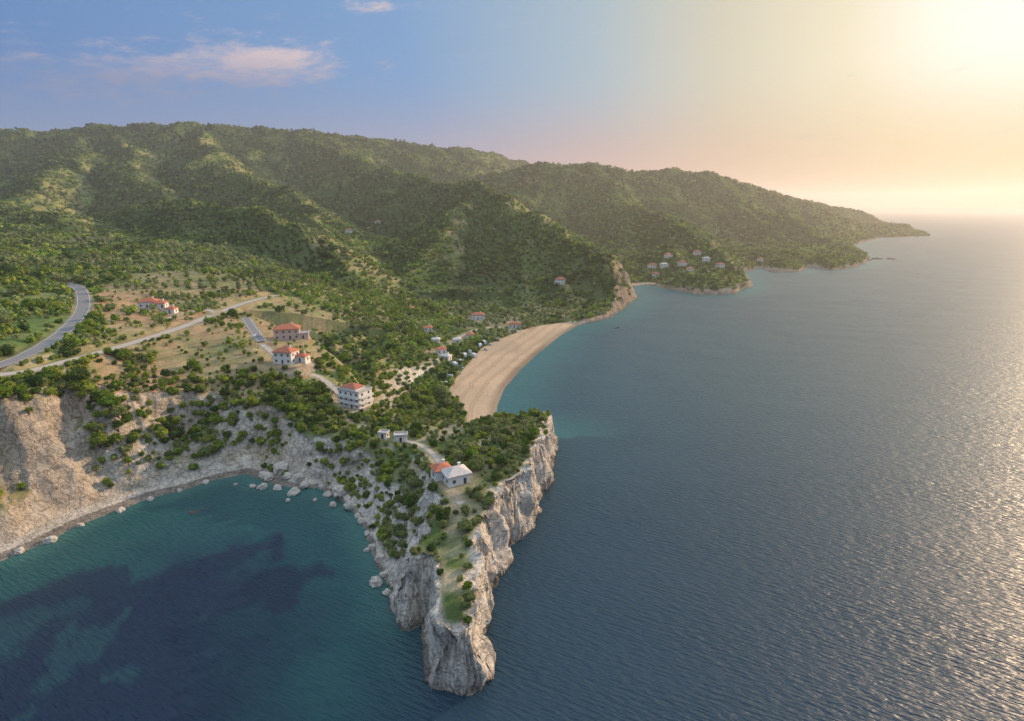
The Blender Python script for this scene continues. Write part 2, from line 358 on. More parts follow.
def terrain_mat(name,bumpd):
    m,nt,b=newmat(name);L=nt.links.new
    at=N(nt,'ShaderNodeAttribute',attribute_name="Col"); rk=N(nt,'ShaderNodeAttribute',attribute_name="rocky")
    g=N(nt,'ShaderNodeNewGeometry')
    n1=N(nt,'ShaderNodeTexNoise',Scale=.9,Detail=7.0,Roughness=.66);n2=N(nt,'ShaderNodeTexNoise',Scale=.12,Detail=4.0,Roughness=.6)
    vo=N(nt,'ShaderNodeTexVoronoi',Scale=.26,feature='DISTANCE_TO_EDGE')
    mp=N(nt,'ShaderNodeMapping');mp.inputs['Scale'].default_value=(1,1,.75);L(g.outputs['Position'],mp.inputs[0])
    wn=N(nt,'ShaderNodeTexNoise',Scale=.4,Detail=4.0);L(g.outputs['Position'],wn.inputs['Vector'])
    ad=N(nt,'ShaderNodeVectorMath',operation='MULTIPLY_ADD');ad.inputs[1].default_value=(6,6,6);L(wn.outputs['Color'],ad.inputs[0]);L(mp.outputs[0],ad.inputs[2])
    for x in (n1,n2):L(g.outputs['Position'],x.inputs['Vector'])
    L(ad.outputs[0],vo.inputs['Vector'])
    r1=N(nt,'ShaderNodeMapRange');r1.inputs[1].default_value=.25;r1.inputs[2].default_value=.75;r1.inputs[3].default_value=.65;r1.inputs[4].default_value=1.35;L(n1.outputs[0],r1.inputs[0])
    r2=N(nt,'ShaderNodeMapRange');r2.inputs[1].default_value=.3;r2.inputs[2].default_value=.7;r2.inputs[3].default_value=.78;r2.inputs[4].default_value=1.22;L(n2.outputs[0],r2.inputs[0])
    mu=N(nt,'ShaderNodeMath',operation='MULTIPLY');L(r1.outputs[0],mu.inputs[0]);L(r2.outputs[0],mu.inputs[1])
    cr=N(nt,'ShaderNodeMapRange');cr.inputs[1].default_value=0;cr.inputs[2].default_value=.07;cr.inputs[3].default_value=.62;cr.inputs[4].default_value=1.;L(vo.outputs['Distance'],cr.inputs[0])
    mr=N(nt,'ShaderNodeMix');mr.inputs[2].default_value=1;L(rk.outputs['Fac'],mr.inputs[0]);L(cr.outputs[0],mr.inputs[3])
    mu2=N(nt,'ShaderNodeMath',operation='MULTIPLY');L(mu.outputs[0],mu2.inputs[0]);L(mr.outputs[0],mu2.inputs[1])
    sc=N(nt,'ShaderNodeVectorMath',operation='SCALE');L(at.outputs['Color'],sc.inputs[0]);L(mu2.outputs[0],sc.inputs['Scale']);L(sc.outputs[0],b.inputs['Base Color'])
    b.inputs['Roughness'].default_value=.95;b.inputs['Specular IOR Level'].default_value=.15
    hm=N(nt,'ShaderNodeMath',operation='MULTIPLY_ADD');L(cr.outputs[0],hm.inputs[0]);hm.inputs[1].default_value=.5;L(n1.outputs[0],hm.inputs[2])
    h2=N(nt,'ShaderNodeMath',operation='MULTIPLY');L(hm.outputs[0],h2.inputs[0])
    ra=N(nt,'ShaderNodeMath',operation='MULTIPLY_ADD');L(rk.outputs['Fac'],ra.inputs[0]);ra.inputs[1].default_value=.85;ra.inputs[2].default_value=.15;L(ra.outputs[0],h2.inputs[1])
    bp=N(nt,'ShaderNodeBump',Strength=1.0,Distance=bumpd);L(h2.outputs[0],bp.inputs['Height']);L(bp.outputs[0],b.inputs['Normal'])
    return m
def hill_mat(name,sc_,v_=.4):
    m,nt,b=newmat(name);L=nt.links.new
    at=N(nt,'ShaderNodeAttribute',attribute_name="Col");g=N(nt,'ShaderNodeNewGeometry');n1=N(nt,'ShaderNodeTexNoise',Scale=sc_,Detail=4.0,Roughness=.65);L(g.outputs['Position'],n1.inputs['Vector'])
    r1=N(nt,'ShaderNodeMapRange');r1.inputs[1].default_value=.3;r1.inputs[2].default_value=.7;r1.inputs[3].default_value=1-v_;r1.inputs[4].default_value=1+v_;L(n1.outputs[0],r1.inputs[0])
    sc=N(nt,'ShaderNodeVectorMath',operation='SCALE');L(at.outputs['Color'],sc.inputs[0]);L(r1.outputs[0],sc.inputs['Scale'])
    df=N(nt,'ShaderNodeBsdfDiffuse');L(sc.outputs[0],df.inputs[0]);L(df.outputs[0],nt.nodes['Material Output'].inputs['Surface']);nt.nodes.remove(b);return m
M_ground=terrain_mat("ground_surface",1.4);M_sand=hill_mat("sand",.8,.16);M_hill=hill_mat("hill_surface",.15)
def gridmesh(name,x,y,z,mask,mat,cols,extra=None):
    idx=-np.ones(x.shape,np.int64)
    f=mask
    use=np.zeros(x.shape,bool);use[:-1,:-1]|=f;use[1:,:-1]|=f;use[:-1,1:]|=f;use[1:,1:]|=f
    idx[use]=np.arange(use.sum())
    a=idx[:-1,:-1][f];b=idx[:-1,1:][f];c=idx[1:,1:][f];d=idx[1:,:-1][f]
    q=np.stack([a,d,c,b],1).astype(np.int32)
    v=np.stack([x[use],y[use],z[use]],1).astype(np.float32)
    me=bpy.data.meshes.new(name);me.vertices.add(len(v));me.vertices.foreach_set('co',v.ravel())
    me.loops.add(q.size);me.loops.foreach_set('vertex_index',q.ravel());me.polygons.add(len(q))
    me.polygons.foreach_set('loop_start',np.arange(0,q.size,4,dtype=np.int32));me.update(calc_edges=True)
    me.polygons.foreach_set('use_smooth',np.ones(len(q),bool))
    at=me.attributes.new("Col",'FLOAT_COLOR','POINT');cc=np.ones((len(v),4),np.float32);cc[:,:3]=np.clip(cols[use],0.003,1);at.data.foreach_set('color',cc.ravel())
    if extra is not None:
        at=me.attributes.new("rocky",'FLOAT','POINT');at.data.foreach_set('value',extra[use].astype(np.float32))
    me.materials.append(mat);ob=bpy.data.objects.new(name,me);scene.collection.objects.link(ob);ob["kind"]="structure";return ob
zmax=np.maximum(np.maximum(Z[:-1,:-1],Z[1:,1:]),np.maximum(Z[1:,:-1],Z[:-1,1:]))
keep=zmax>-2.0
fb=beach[:-1,:-1]&keep
fh=keep&~fb&(Y[:-1,:-1]>700); fg=keep&~fb&~fh
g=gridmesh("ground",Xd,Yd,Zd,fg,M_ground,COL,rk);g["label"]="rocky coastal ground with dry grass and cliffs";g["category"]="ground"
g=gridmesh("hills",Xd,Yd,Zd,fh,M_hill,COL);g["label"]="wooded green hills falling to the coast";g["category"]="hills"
g=gridmesh("beach",Xd,Yd,Zd,fb,M_sand,COL);g["label"]="curved golden sand beach along the bay";g["category"]="beach"
print("T terrain mesh",time.time()-T0)
# ------------------------------------------------------------------ sea
az2=np.radians(np.linspace(-180,180,1081));rs2=np.concatenate([[0.5],np.geomspace(40,150000,520)])
R2,A2=np.meshgrid(rs2,az2,indexing='ij');X2=R2*np.sin(A2);Y2=R2*np.cos(A2)
D2,S2=coast(X2.ravel(),Y2.ravel());D2=-D2.reshape(X2.shape)
deep=col(.012,.042,.070);teal=col(.010,.078,.080);mid=col(.030,.086,.106);navy=col(.003,.016,.042)
cove=sst(-15,-45,X2)*(Y2<300)
nn=fbm(X2,Y2,28,4,201);n5=fbm(X2,Y2,9,4,205)
SC=np.broadcast_to(deep,X2.shape+(3,)).copy()
SC=mix(SC,np.broadcast_to(mid,SC.shape),sst(80,420,R2)*(1-cove)*.9)
SC=SC*(1+.12*fbm(X2,Y2*.4,220,3,230)[...,None])
SC=mix(SC,np.broadcast_to(navy,SC.shape),cove*.95)
Tt=sst(64,14,D2+nn*26)*cove
SC=mix(SC,np.broadcast_to(teal,SC.shape),Tt*.92)
SC=mix(SC,np.broadcast_to(col(.05,.16,.13),SC.shape),sst(12,0,D2+n5*4)*cove*.6)
SC=mix(SC,np.broadcast_to(col(.035,.15,.145),SC.shape),sst(45,0,D2+n5*6)*(1-cove)*.75*(Y2>262))
def blob(px,py,rad):
    x,y=sea_pt(px,py); return np.exp(-((X2-x+nn*14)**2+(Y2-y+n5*12)**2)/rad**2)
dk=0
for a in [(40,600,6),(70,590,6),(95,572,6),(120,590,6),(165,580,7),(205,570,7),(240,560,7),(272,552,6),(285,578,6),(318,568,5),(300,600,6),(250,596,8),(200,606,8),(130,620,8)]:dk=dk+blob(*a)
SC=mix(SC,np.broadcast_to(navy,SC.shape),sst(.32,.52,dk+n5*.4)*.8)
lt=0
for a in [(300,568,3.5),(100,655,6),(70,645,5),(150,668,4),(20,640,7),(45,690,6),(120,630,3)]:lt=lt+blob(*a)
SC=mix(SC,np.broadcast_to(col(.010,.060,.070),SC.shape),sst(.32,.55,lt+n5*.3)*.55)
m,nt,b=newmat("sea_water");L=nt.links.new
at=N(nt,'ShaderNodeAttribute',attribute_name="Col");L(at.outputs['Color'],b.inputs['Base Color'])
b.inputs['Roughness'].default_value=.40;b.inputs['IOR'].default_value=1.333;b.inputs['Specular IOR Level'].default_value=.5
g=N(nt,'ShaderNodeNewGeometry')
def wave(rot,sx,sy,sc,det):
    mp=N(nt,'ShaderNodeMapping');mp.vector_type='TEXTURE';mp.inputs['Rotation'].default_value=(0,0,math.radians(rot));mp.inputs['Scale'].default_value=(sx,sy,1);L(g.outputs['Position'],mp.inputs[0])
    no=N(nt,'ShaderNodeTexNoise',Scale=sc,Detail=det,Roughness=.5);L(mp.outputs[0],no.inputs['Vector']);return no
w1=wave(-26,4.5,1,1.1,2.0);w3=wave(-20,2,1,.035,2.0)
r3=N(nt,'ShaderNodeMapRange');r3.inputs[1].default_value=.35;r3.inputs[2].default_value=.65;r3.inputs[3].default_value=.7;r3.inputs[4].default_value=1.2;L(w3.outputs[0],r3.inputs[0])
a2=N(nt,'ShaderNodeMath',operation='MULTIPLY');L(w1.outputs[0],a2.inputs[0]);L(r3.outputs[0],a2.inputs[1])
bp=N(nt,'ShaderNodeBump',Strength=1.0,Distance=.85);L(a2.outputs[0],bp.inputs['Height']);L(bp.outputs[0],b.inputs['Normal'])
sea=gridmesh("sea",X2,Y2,X2*0,np.ones((X2.shape[0]-1,X2.shape[1]-1),bool),m,SC);sea["label"]="deep blue rippled sea with teal shallows";sea["category"]="sea"
print("T sea",time.time()-T0)
# ------------------------------------------------------------------ mesh builder
class MB:
    def __init__(s): s.v=[];s.f=[];s.m=[]
    def poly(s,pts,mi=0):
        k=len(s.v);s.v+=[tuple(p) for p in pts];s.f.append(tuple(range(k,k+len(pts))));s.m.append(mi)
    def box(s,x0,x1,y0,y1,z0,z1,mi=0):
        k=len(s.v);s.v+=[(x0,y0,z0),(x1,y0,z0),(x1,y1,z0),(x0,y1,z0),(x0,y0,z1),(x1,y0,z1),(x1,y1,z1),(x0,y1,z1)]
        for f in [(0,3,2,1),(4,5,6,7),(0,1,5,4),(1,2,6,5),(2,3,7,6),(3,0,4,7)]: s.f.append(tuple(k+i for i in f));s.m.append(mi)
    def cyl(s,cx,cy,z0,z1,r0,r1,n=10,mi=0,ax='z'):
        k=len(s.v)
        for z,r in ((z0,r0),(z1,r1)):
            for i in range(n):
                a=2*math.pi*i/n;p=(cx+r*math.cos(a),cy+r*math.sin(a),z)
                if ax=='y': p=(p[0],p[2],p[1])
                s.v.append(p)
        for i in range(n): j=(i+1)%n; s.f.append((k+i,k+j,k+n+j,k+n+i));s.m.append(mi)
        s.f.append(tuple(k+n+i for i in range(n)));s.m.append(mi);s.f.append(tuple(k+i for i in reversed(range(n))));s.m.append(mi)
    def mesh(s,name,mats,smooth=False):
        me=bpy.data.meshes.new(name);me.from_pydata(s.v,[],s.f)
        for mm in mats: me.materials.append(mm)
        me.polygons.foreach_set('material_index',s.m)
        if smooth: me.polygons.foreach_set('use_smooth',[True]*len(s.f))
        me.update();return me
def obj(name,data,parent=None,loc=(0,0,0),rot=0):
    o=bpy.data.objects.new(name,data);scene.collection.objects.link(o);o.location=loc;o.rotation_euler=(0,0,rot)
    if parent: o.parent=parent
    return o
# ------------------------------------------------------------------ road meshes
M_as=simple("asphalt",(.22,.215,.21),.9,.8,.15);M_pale=simple("pale_track",(.44,.39,.32),.95,.6,.2);M_wh=simple("road_paint",(.7,.7,.68),.7)
def strip(arr,w,off,dz):
    v=[];f=[];n=len(arr);d=np.gradient(arr[:,:2],axis=0);d/=np.linalg.norm(d,axis=1)[:,None]+1e-9
    cs=[-.5,-.17,.17,.5]
    for i in range(n):
        for c in cs:
            o=off+c*w; v.append((arr[i,0]-d[i,1]*o,arr[i,1]+d[i,0]*o,arr[i,2]+dz))
    for i in range(n-1):
        for k in range(3):
            a=i*4+k; f.append((a,a+4,a+5,a+1))
    return v,f
for ri,(nm,arr,w,kind) in enumerate(ROADS):
    v,f=strip(arr,w,0,(.14 if kind=='asphalt' else .12)+.004*ri);me=bpy.data.meshes.new(nm);me.from_pydata(v,[],f);me.materials.append(M_as if kind=='asphalt' else M_pale)
    o=obj(nm,me);o["kind"]="structure";o["label"]="winding grey asphalt road across the plateau" if kind=='asphalt' else "narrow pale dirt track through scrub";o["category"]="road"
    if kind=='asphalt' and len(arr)>25:
        for off in (-w/2+.35,w/2-.35):
            v,f=strip(arr,.22,off,.18);me=bpy.data.meshes.new("road_marking");me.from_pydata(v,[],f);me.materials.append(M_wh)
            o=obj("road_marking",me);o["kind"]="structure";o["label"]="thin white painted edge line on asphalt";o["category"]="road marking"
# ------------------------------------------------------------------ houses
M_wall=simple("white_render",(.78,.74,.68),.85,.7,.10);M_pink=simple("pink_render",(.66,.46,.38),.85,.7,.1)
M_glass,nt,b=newmat("window_glass");b.inputs['Base Color'].default_value=(.03,.04,.05,1);b.inputs['Roughness'].default_value=.1
M_frame=simple("window_frame",(.55,.50,.44),.6);M_door=simple("brown_door",(.13,.07,.04),.6)
M_conc=simple("concrete",(.50,.47,.43),.85,.8,.15)
def tile_mat(name,c):
    m,nt,b=newmat(name);L=nt.links.new
    tc=N(nt,'ShaderNodeTexCoord');no=N(nt,'ShaderNodeTexNoise',Scale=1.2,Detail=6.0);L(tc.outputs['Object'],no.inputs['Vector'])
    wv=N(nt,'ShaderNodeTexWave',Scale=1.3,Distortion=.5);L(tc.outputs['Object'],wv.inputs['Vector'])
    r=N(nt,'ShaderNodeMapRange');r.inputs[3].default_value=.6;r.inputs[4].default_value=1.4;L(no.outputs[0],r.inputs[0])
    r2=N(nt,'ShaderNodeMapRange');r2.inputs[3].default_value=.85;r2.inputs[4].default_value=1.1;L(wv.outputs['Fac'],r2.inputs[0])
    mu=N(nt,'ShaderNodeMath',operation='MULTIPLY');L(r.outputs[0],mu.inputs[0]);L(r2.outputs[0],mu.inputs[1])
    s=N(nt,'ShaderNodeVectorMath',operation='SCALE');s.inputs[0].default_value=c;L(mu.outputs[0],s.inputs['Scale']);L(s.outputs[0],b.inputs['Base Color'])
    bp=N(nt,'ShaderNodeBump',Strength=.6,Distance=.08);L(wv.outputs['Fac'],bp.inputs['Height']);L(bp.outputs[0],b.inputs['Normal']);b.inputs['Roughness'].default_value=.85
    return m
M_tile=tile_mat("red_roof_tile",(.48,.16,.085));M_tileg=tile_mat("pale_roof",(.62,.57,.51))
wm=MB();wm.box(-.6,.6,-.06,.05,0,1.3,0);wm.box(-.5,-.03,-.085,-.0605,.1,1.2,1);wm.box(.03,.5,-.085,-.0605,.1,1.2,1);ME_win=wm.mesh("window",[M_frame,M_glass])
wm=MB();wm.box(-.5,.5,-.06,.05,0,2.1,0);wm.box(-.36,.36,-.085,-.0605,1.1,1.9,1);ME_door=wm.mesh("door",[M_door,M_glass])
def build_house(s):
    e=obj(s['name'],None,loc=(s['x'],s['y'],s['z']),rot=s['rot']);e.empty_display_size=1
    e["label"]=s['label'];e["category"]="apartment building" if 'apart' in s['name'] else "house"
    far=s['y']>750
    wallm=M_pink if 'pink' in s['label'] else M_wall
    for (dx,dy,w,d,fl,rf) in s['blocks']:
        h=fl*3.0
        fh_=2.7 if 'apart' in s['name'] else 3.0
        b=MB();b.box(-w/2,w/2,-d/2,d/2,-2.5,h)
        if not far: b.box(-w/2-.06,w/2+.06,-d/2-.06,d/2+.06,-2.5,.25)
        obj("wall",b.mesh("wall",[wallm,M_conc]),e,(dx,dy,0))
        rb=MB()
        if rf in('hip','hipg'):
            o=.6;W2=w/2+o;D2_=d/2+o;rh=min(w,d)*.27;rl=max(0,(w-d)/2) if w>=d else 0; rd=max(0,(d-w)/2)
            z0=h+.003;z1=h+.2
            rb.poly([(-W2,-D2_,z0),(-W2,D2_,z0),(W2,D2_,z0),(W2,-D2_,z0)])
            c=[(-W2,-D2_),(W2,-D2_),(W2,D2_),(-W2,D2_)]
            for i in range(4):
                a=c[i];b2=c[(i+1)%4];rb.poly([(a[0],a[1],z0),(b2[0],b2[1],z0),(b2[0],b2[1],z1),(a[0],a[1],z1)])
            r1=(-rl,-rd,z1+rh);r2=(rl,rd,z1+rh)
            rb.poly([(-W2,-D2_,z1),(W2,-D2_,z1),r2 if rl else r1,r1])if rl else rb.poly([(-W2,-D2_,z1),(W2,-D2_,z1),r1])
            if rl:
                rb.poly([(W2,-D2_,z1),(W2,D2_,z1),r2]);rb.poly([(W2,D2_,z1),(-W2,D2_,z1),r1,r2]);rb.poly([(-W2,D2_,z1),(-W2,-D2_,z1),r1])
            else:
                rb.poly([(W2,-D2_,z1),(W2,D2_,z1),r2,r1]);rb.poly([(W2,D2_,z1),(-W2,D2_,z1),r2]);rb.poly([(-W2,D2_,z1),(-W2,-D2_,z1),r1,r2])
            ro=obj("roof",rb.mesh("roof",[M_tile if rf=='hip' else M_tileg]),e,(dx,dy,0))
            cb=MB();cb.box(-.4,.4,-.35,.35,0,1.6);cb.box(-.5,.5,-.45,.45,1.6,1.75);obj("chimney",cb.mesh("chimney",[M_wall]),ro,(w*.2,d*.12,h+rh*.5))
        else:
            rb.box(-w/2-.3,w/2+.3,-d/2-.3,d/2+.3,h+.003,h+.3,0)
            for a in ((-w/2-.3,w/2+.3,-d/2-.3,-d/2-.05),(-w/2-.3,w/2+.3,d/2+.05,d/2+.3),(-w/2-.3,-w/2-.05,-d/2-.05,d/2+.05),(w/2+.05,w/2+.3,-d/2-.05,d/2+.05)):
                rb.box(*a,h+.3,h+.8,0)
            ro=obj("roof",rb.mesh("roof",[M_conc]),e,(dx,dy,0))
            if rf=='flatred':
                pb=MB();W2=w*.36;D3=d*.36;pb.box(-W2,W2,-D3,D3,0,1.0,0);W2+=.4;D3+=.4
                ap=(0,0,2.8);c=[(-W2,-D3),(W2,-D3),(W2,D3),(-W2,D3)]
                for i in range(4):
                    a=c[i];b2=c[(i+1)%4];pb.poly([(a[0],a[1],1.0),(b2[0],b2[1],1.0),ap],1)
                obj("roof_room",pb.mesh("roof_room",[M_wall,M_tile]),e,(dx-w*.08,dy,h+.303))
        nf=max(1,int(round(fl)))
        for k in range(nf):
            zz=k*fh_+.9
            for side in range(4):
                ln=w if side%2==0 else d; hf=(d if side%2==0 else w)/2
                cnt=max(1,int(ln/3.2))
                if far and side==2: continue
                for j in range(cnt):
                    t=(j+.5)/cnt*ln-ln/2
                    isdoor=(side==0 and k==0 and j==cnt//2)
                    ang=[0,math.pi/2,math.pi,-math.pi/2][side]
                    lx,ly=t,-hf-.003
                    X_=lx*math.cos(ang)-ly*math.sin(ang);Y_=lx*math.sin(ang)+ly*math.cos(ang)
                    obj("door" if isdoor else "window",ME_door if isdoor else ME_win,e,(dx+X_,dy+Y_,.05 if isdoor else zz),ang)
                if 'apart' in s['name'] and side in(0,1):
                    bb=MB();bb.box(-ln/2+.3,ln/2-.3,-1.4,-.004,-.15,0,0)
                    for a in range(int(ln/1.2)):
                        x=-ln/2+.4+a*1.2;bb.box(x,x+.08,-1.36,-1.28,0,1.0,0)
                    bb.box(-ln/2+.3,ln/2-.3,-1.38,-1.26,1.0,1.08,0);bb.box(-ln/2+.3,ln/2-.3,-1.35,-1.31,.1,.9,0)
                    if k>0: obj("balcony",bb.mesh("balcony",[M_wall]),e,(dx+(hf*math.sin(ang)),dy-(hf*math.cos(ang)),k*fh_),ang)
for s in SITES: build_house(s)
# ------------------------------------------------------------------ terrain lookup
def look(x,y,G=Zd):
    r=np.hypot(x,y);a=np.arctan2(x,y)
    i=np.clip(np.searchsorted(rs,r)-1,0,NR-2);fa=np.clip((a-az[0])/(az[1]-az[0]),0,NA-1.001);j=fa.astype(int)
    tr=np.clip((r-rs[i])/(rs[i+1]-rs[i]),0,1);ta=fa-j
    return (G[i,j]*(1-tr)+G[i+1,j]*tr)*(1-ta)+(G[i,j+1]*(1-tr)+G[i+1,j+1]*tr)*ta
# ------------------------------------------------------------------ foliage meshes
def leaf_mat(name,c1,c2,trans):
    m,nt,b=newmat(name);L=nt.links.new
    oi=N(nt,'ShaderNodeObjectInfo');g=N(nt,'ShaderNodeNewGeometry');no=N(nt,'ShaderNodeTexNoise',Scale=.9 if trans else .02,Detail=2.0);L(g.outputs['Position'],no.inputs['Vector'])
    mx=N(nt,'ShaderNodeMix',data_type='RGBA');mx.inputs[6].default_value=c1+(1,);mx.inputs[7].default_value=c2+(1,);L(oi.outputs['Random'],mx.inputs[0])
    r=N(nt,'ShaderNodeMapRange');r.inputs[1].default_value=.3;r.inputs[2].default_value=.7;r.inputs[3].default_value=.65;r.inputs[4].default_value=1.4;L(no.outputs[0],r.inputs[0])
    s=N(nt,'ShaderNodeVectorMath',operation='SCALE');L(mx.outputs[2],s.inputs[0]);L(r.outputs[0],s.inputs['Scale'])
    nt.nodes.remove(b);df=N(nt,'ShaderNodeBsdfDiffuse');L(s.outputs[0],df.inputs[0]);out=nt.nodes['Material Output'].inputs['Surface']
    if trans:
        tr=N(nt,'ShaderNodeBsdfTranslucent');L(s.outputs[0],tr.inputs['Color']);ms=N(nt,'ShaderNodeMixShader');ms.inputs[0].default_value=.3
        L(df.outputs[0],ms.inputs[1]);L(tr.outputs[0],ms.inputs[2]);L(ms.outputs[0],out)
    else: L(df.outputs[0],out)
    return m
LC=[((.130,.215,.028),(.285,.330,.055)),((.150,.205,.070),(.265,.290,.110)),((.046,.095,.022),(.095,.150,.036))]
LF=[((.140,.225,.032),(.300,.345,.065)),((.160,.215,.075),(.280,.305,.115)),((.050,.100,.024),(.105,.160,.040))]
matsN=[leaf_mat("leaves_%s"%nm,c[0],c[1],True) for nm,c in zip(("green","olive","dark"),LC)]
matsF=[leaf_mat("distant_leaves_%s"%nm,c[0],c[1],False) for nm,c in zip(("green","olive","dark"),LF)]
M_bark=simple("bark",(.14,.10,.07),.9,3,.3)
def crown_mesh(name,mat,K_,Lf,size,zsc,seed,core=2,trunk=False):
    rg=np.random.default_rng(seed);v=[];f=[];mi=[]
    cs=[]
    while len(cs)<K_:
        p=rg.uniform(-1,1,3)
        if .25<np.linalg.norm(p)<1 and p[2]>-.6: cs.append(p*np.array([.72,.72,.62*zsc])*rg.uniform(.85,1.15)+np.array([0,0,1.0*zsc]))
    V=[]
    for c in cs:
        rad=rg.uniform(.26,.42)
        d=rg.normal(size=(Lf,3));d/=np.linalg.norm(d,axis=1)[:,None];pos=c+d*rad*rg.uniform(.6,1.05,(Lf,1))
        nrm=d+rg.normal(size=(Lf,3))*.5;nrm/=np.linalg.norm(nrm,axis=1)[:,None]
        t=np.cross(nrm,rg.normal(size=(Lf,3)));t/=np.linalg.norm(t,axis=1)[:,None];bt=np.cross(nrm,t)
        sz=size*rg.uniform(.6,1.3,(Lf,1))
        V.append(np.stack([pos-t*sz,pos-bt*sz*.6,pos+t*sz,pos+bt*sz*.6],1))
    V=np.concatenate(V).reshape(-1,3);nq=len(V)//4
    v=[tuple(p) for p in V];f=[(4*i,4*i+1,4*i+2,4*i+3) for i in range(nq)];mi=[0]*nq
    if core:
        import bmesh
        bm=bmesh.new();bmesh.ops.create_icosphere(bm,subdivisions=core,radius=1)
        k=len(v)
        for w in bm.verts:
            p=np.array(w.co);nv=1+.28*math.sin(5*p[0]+seed)+.22*math.sin(6*p[1]+4*p[2]+seed*2)
            v.append(tuple(p*np.array([.62,.62,.5*zsc])*nv+np.array([0,0,.95*zsc])))
        bm.faces.ensure_lookup_table()
        for q in bm.faces: f.append(tuple(k+w.index for w in q.verts));mi.append(0)
        bm.free()
    if trunk:
        mb=MB();mb.cyl(0,0,-.3,.7*zsc,.09,.05,5,1);k=len(v);v+=mb.v;f+=[tuple(k+i for i in q) for q in mb.f];mi+=mb.m
    me=bpy.data.meshes.new(name);me.from_pydata(v,[],f);me.materials.append(mat);me.materials.append(M_bark);me.polygons.foreach_set('material_index',mi);me.update();return me
def trunk_mesh():
    mb=MB();mb.cyl(0,0,-.4,.55,.11,.07,7)
    for a in range(4):
        an=a*1.6+.3;r=.42;x,y=r*math.cos(an),r*math.sin(an)
        n=5;base=len(mb.v)
        for (cx,cy,z,rr) in ((0,0,.45,.055),(x*.5,y*.5,.75,.04),(x,y,1.05,.02)):
            for i in range(n): t=2*math.pi*i/n;mb.v.append((cx+rr*math.cos(t),cy+rr*math.sin(t),z))
        for s_ in range(2):
            for i in range(n): j=(i+1)%n;mb.f.append((base+s_*n+i,base+s_*n+j,base+(s_+1)*n+j,base+(s_+1)*n+i));mb.m.append(0)
    return mb.mesh("trunk",[M_bark],True)
ME_tr=trunk_mesh()
NEAR=[]
for i in range(6): NEAR.append(crown_mesh("crown",matsN[i%3],24,44,.105,[.85,.8,.95,.75,.85,.9][i],i+1))
SCR=[crown_mesh("foliage_scrub",matsN[i%3],18,26,.145,.85,i+80,trunk=True) for i in range(6)]
MIDM=[crown_mesh("foliage_mid",matsF[i%3],12,14,.20,.85,i+20,trunk=True) for i in range(6)]
FARM=[crown_mesh("foliage_far",matsF[i%3],7,6,.30,.8,i+40,core=1) for i in range(6)]
# ------------------------------------------------------------------ vegetation placement
pts=[];r=95.
while r<3300:
    sp=3.0 if r<300 else 3.0+(r-300)*.0043 if r<1000 else min(6.0+(r-1000)*.0032,10)
    nA=int(r*math.radians(101)/sp);a=np.radians(-52)+(np.arange(nA)+rng.uniform(-.45,.45,nA))*math.radians(101)/nA
    rr=r+rng.uniform(-.45,.45,nA)*sp
    pts.append(np.stack([rr*np.sin(a),rr*np.cos(a),np.full(nA,sp)],1));r+=sp
pts=np.concatenate(pts);x,y,sp=pts.T
gx,gy=np.meshgrid(np.arange(-900,100,7.5),np.arange(-400,500,7.5));ca,sa=math.cos(.5),math.sin(.5)
gx=gx+fbm(gx,gy,60,2,421)*9;gy=gy+fbm(gx,gy,60,2,422)*9
gx2=(gx*ca-gy*sa).ravel();gy2=(gx*sa+gy*ca).ravel()+850
gx2=gx2+rng.uniform(-1.2,1.2,len(gx2));gy2=gy2+rng.uniform(-1.2,1.2,len(gy2))
def grove(x,y): return (fbm(x,y,130,2,411)+.25*fbm(x,y,25,2,413)>.0)&(np.hypot(x,y)>500)&(np.hypot(x,y)<1000)&(x<60)
gm=grove(gx2,gy2)&(np.abs(np.arctan2(gx2,gy2))<math.radians(50))
rm=grove(x,y)&(rng.uniform(0,1,len(x))<.85)
x,y,sp=x[~rm],y[~rm],sp[~rm]
isg=np.concatenate([np.zeros(len(x),bool),np.ones(gm.sum(),bool)])
x=np.concatenate([x,gx2[gm]]);y=np.concatenate([y,gy2[gm]]);sp=np.concatenate([sp,np.full(gm.sum(),5.2)])
rr=np.hypot(x,y)
d=look(x,y,DD);s_=look(x,y,SS);sl=look(x,y,SL);z=look(x,y);rd=look(x,y,np.minimum(RD,50));pd=look(x,y,np.minimum(PD,50));bch=look(x,y,beach.astype(np.float32));asp=look(x,y,ASP)
px,py=proj(x,y,z)
na=fbm(x,y,55,3,301);nb=fbm(x,y,14,3,302);nc=fbm(x,y,160,3,303)
wx_=look(x,y,WX);wy_=look(x,y,WY)
dens=np.where(rr>450,.86+.3*nc-.45*(nb>.28)-.8*np.clip(asp-.1,0,.35),.68+.4*na)
dens=np.where(inpoly(wx_,wy_,plateau),.17+.6*(nb+na>.18),dens)
dens=np.where(inpoly(px,py,field),.22+.6*(nb>.15),dens)
dens=np.where(inpoly(px,py,[(400,300),(520,312),(560,322),(480,345),(455,372),(420,372),(400,340)]),.65+.35*(nb>.1),dens)
dens=np.where(isg,np.maximum(dens,.85),dens)
band=(rr<420)&(d>16)&(d<50)&(x<-45); dens=np.where(band,.8+.9*sst(-.3,.1,nb+na),dens)
headm=(rr<290)&(x>-75); dens=np.where(headm,.62+1.0*sst(-.25,.05,nb+.4*na),dens)
dens=np.where(headm&(np.abs(x+17-(y-150)*-.05)<2.6)&(y<168),.25,dens)
cliffveg=sst(.0,.2,na+nb*.6)
mid_=inpoly(px,py,[(85,390),(240,400),(300,430),(290,455),(210,455),(160,470),(120,478),(95,440)])
dens=np.where((sl>1.0)&(rr<600)&(x<-75),np.where(mid_,.4+.9*sst(-.2,.15,nb+na),dens*cliffveg*.6)*(sl<3.5),dens)
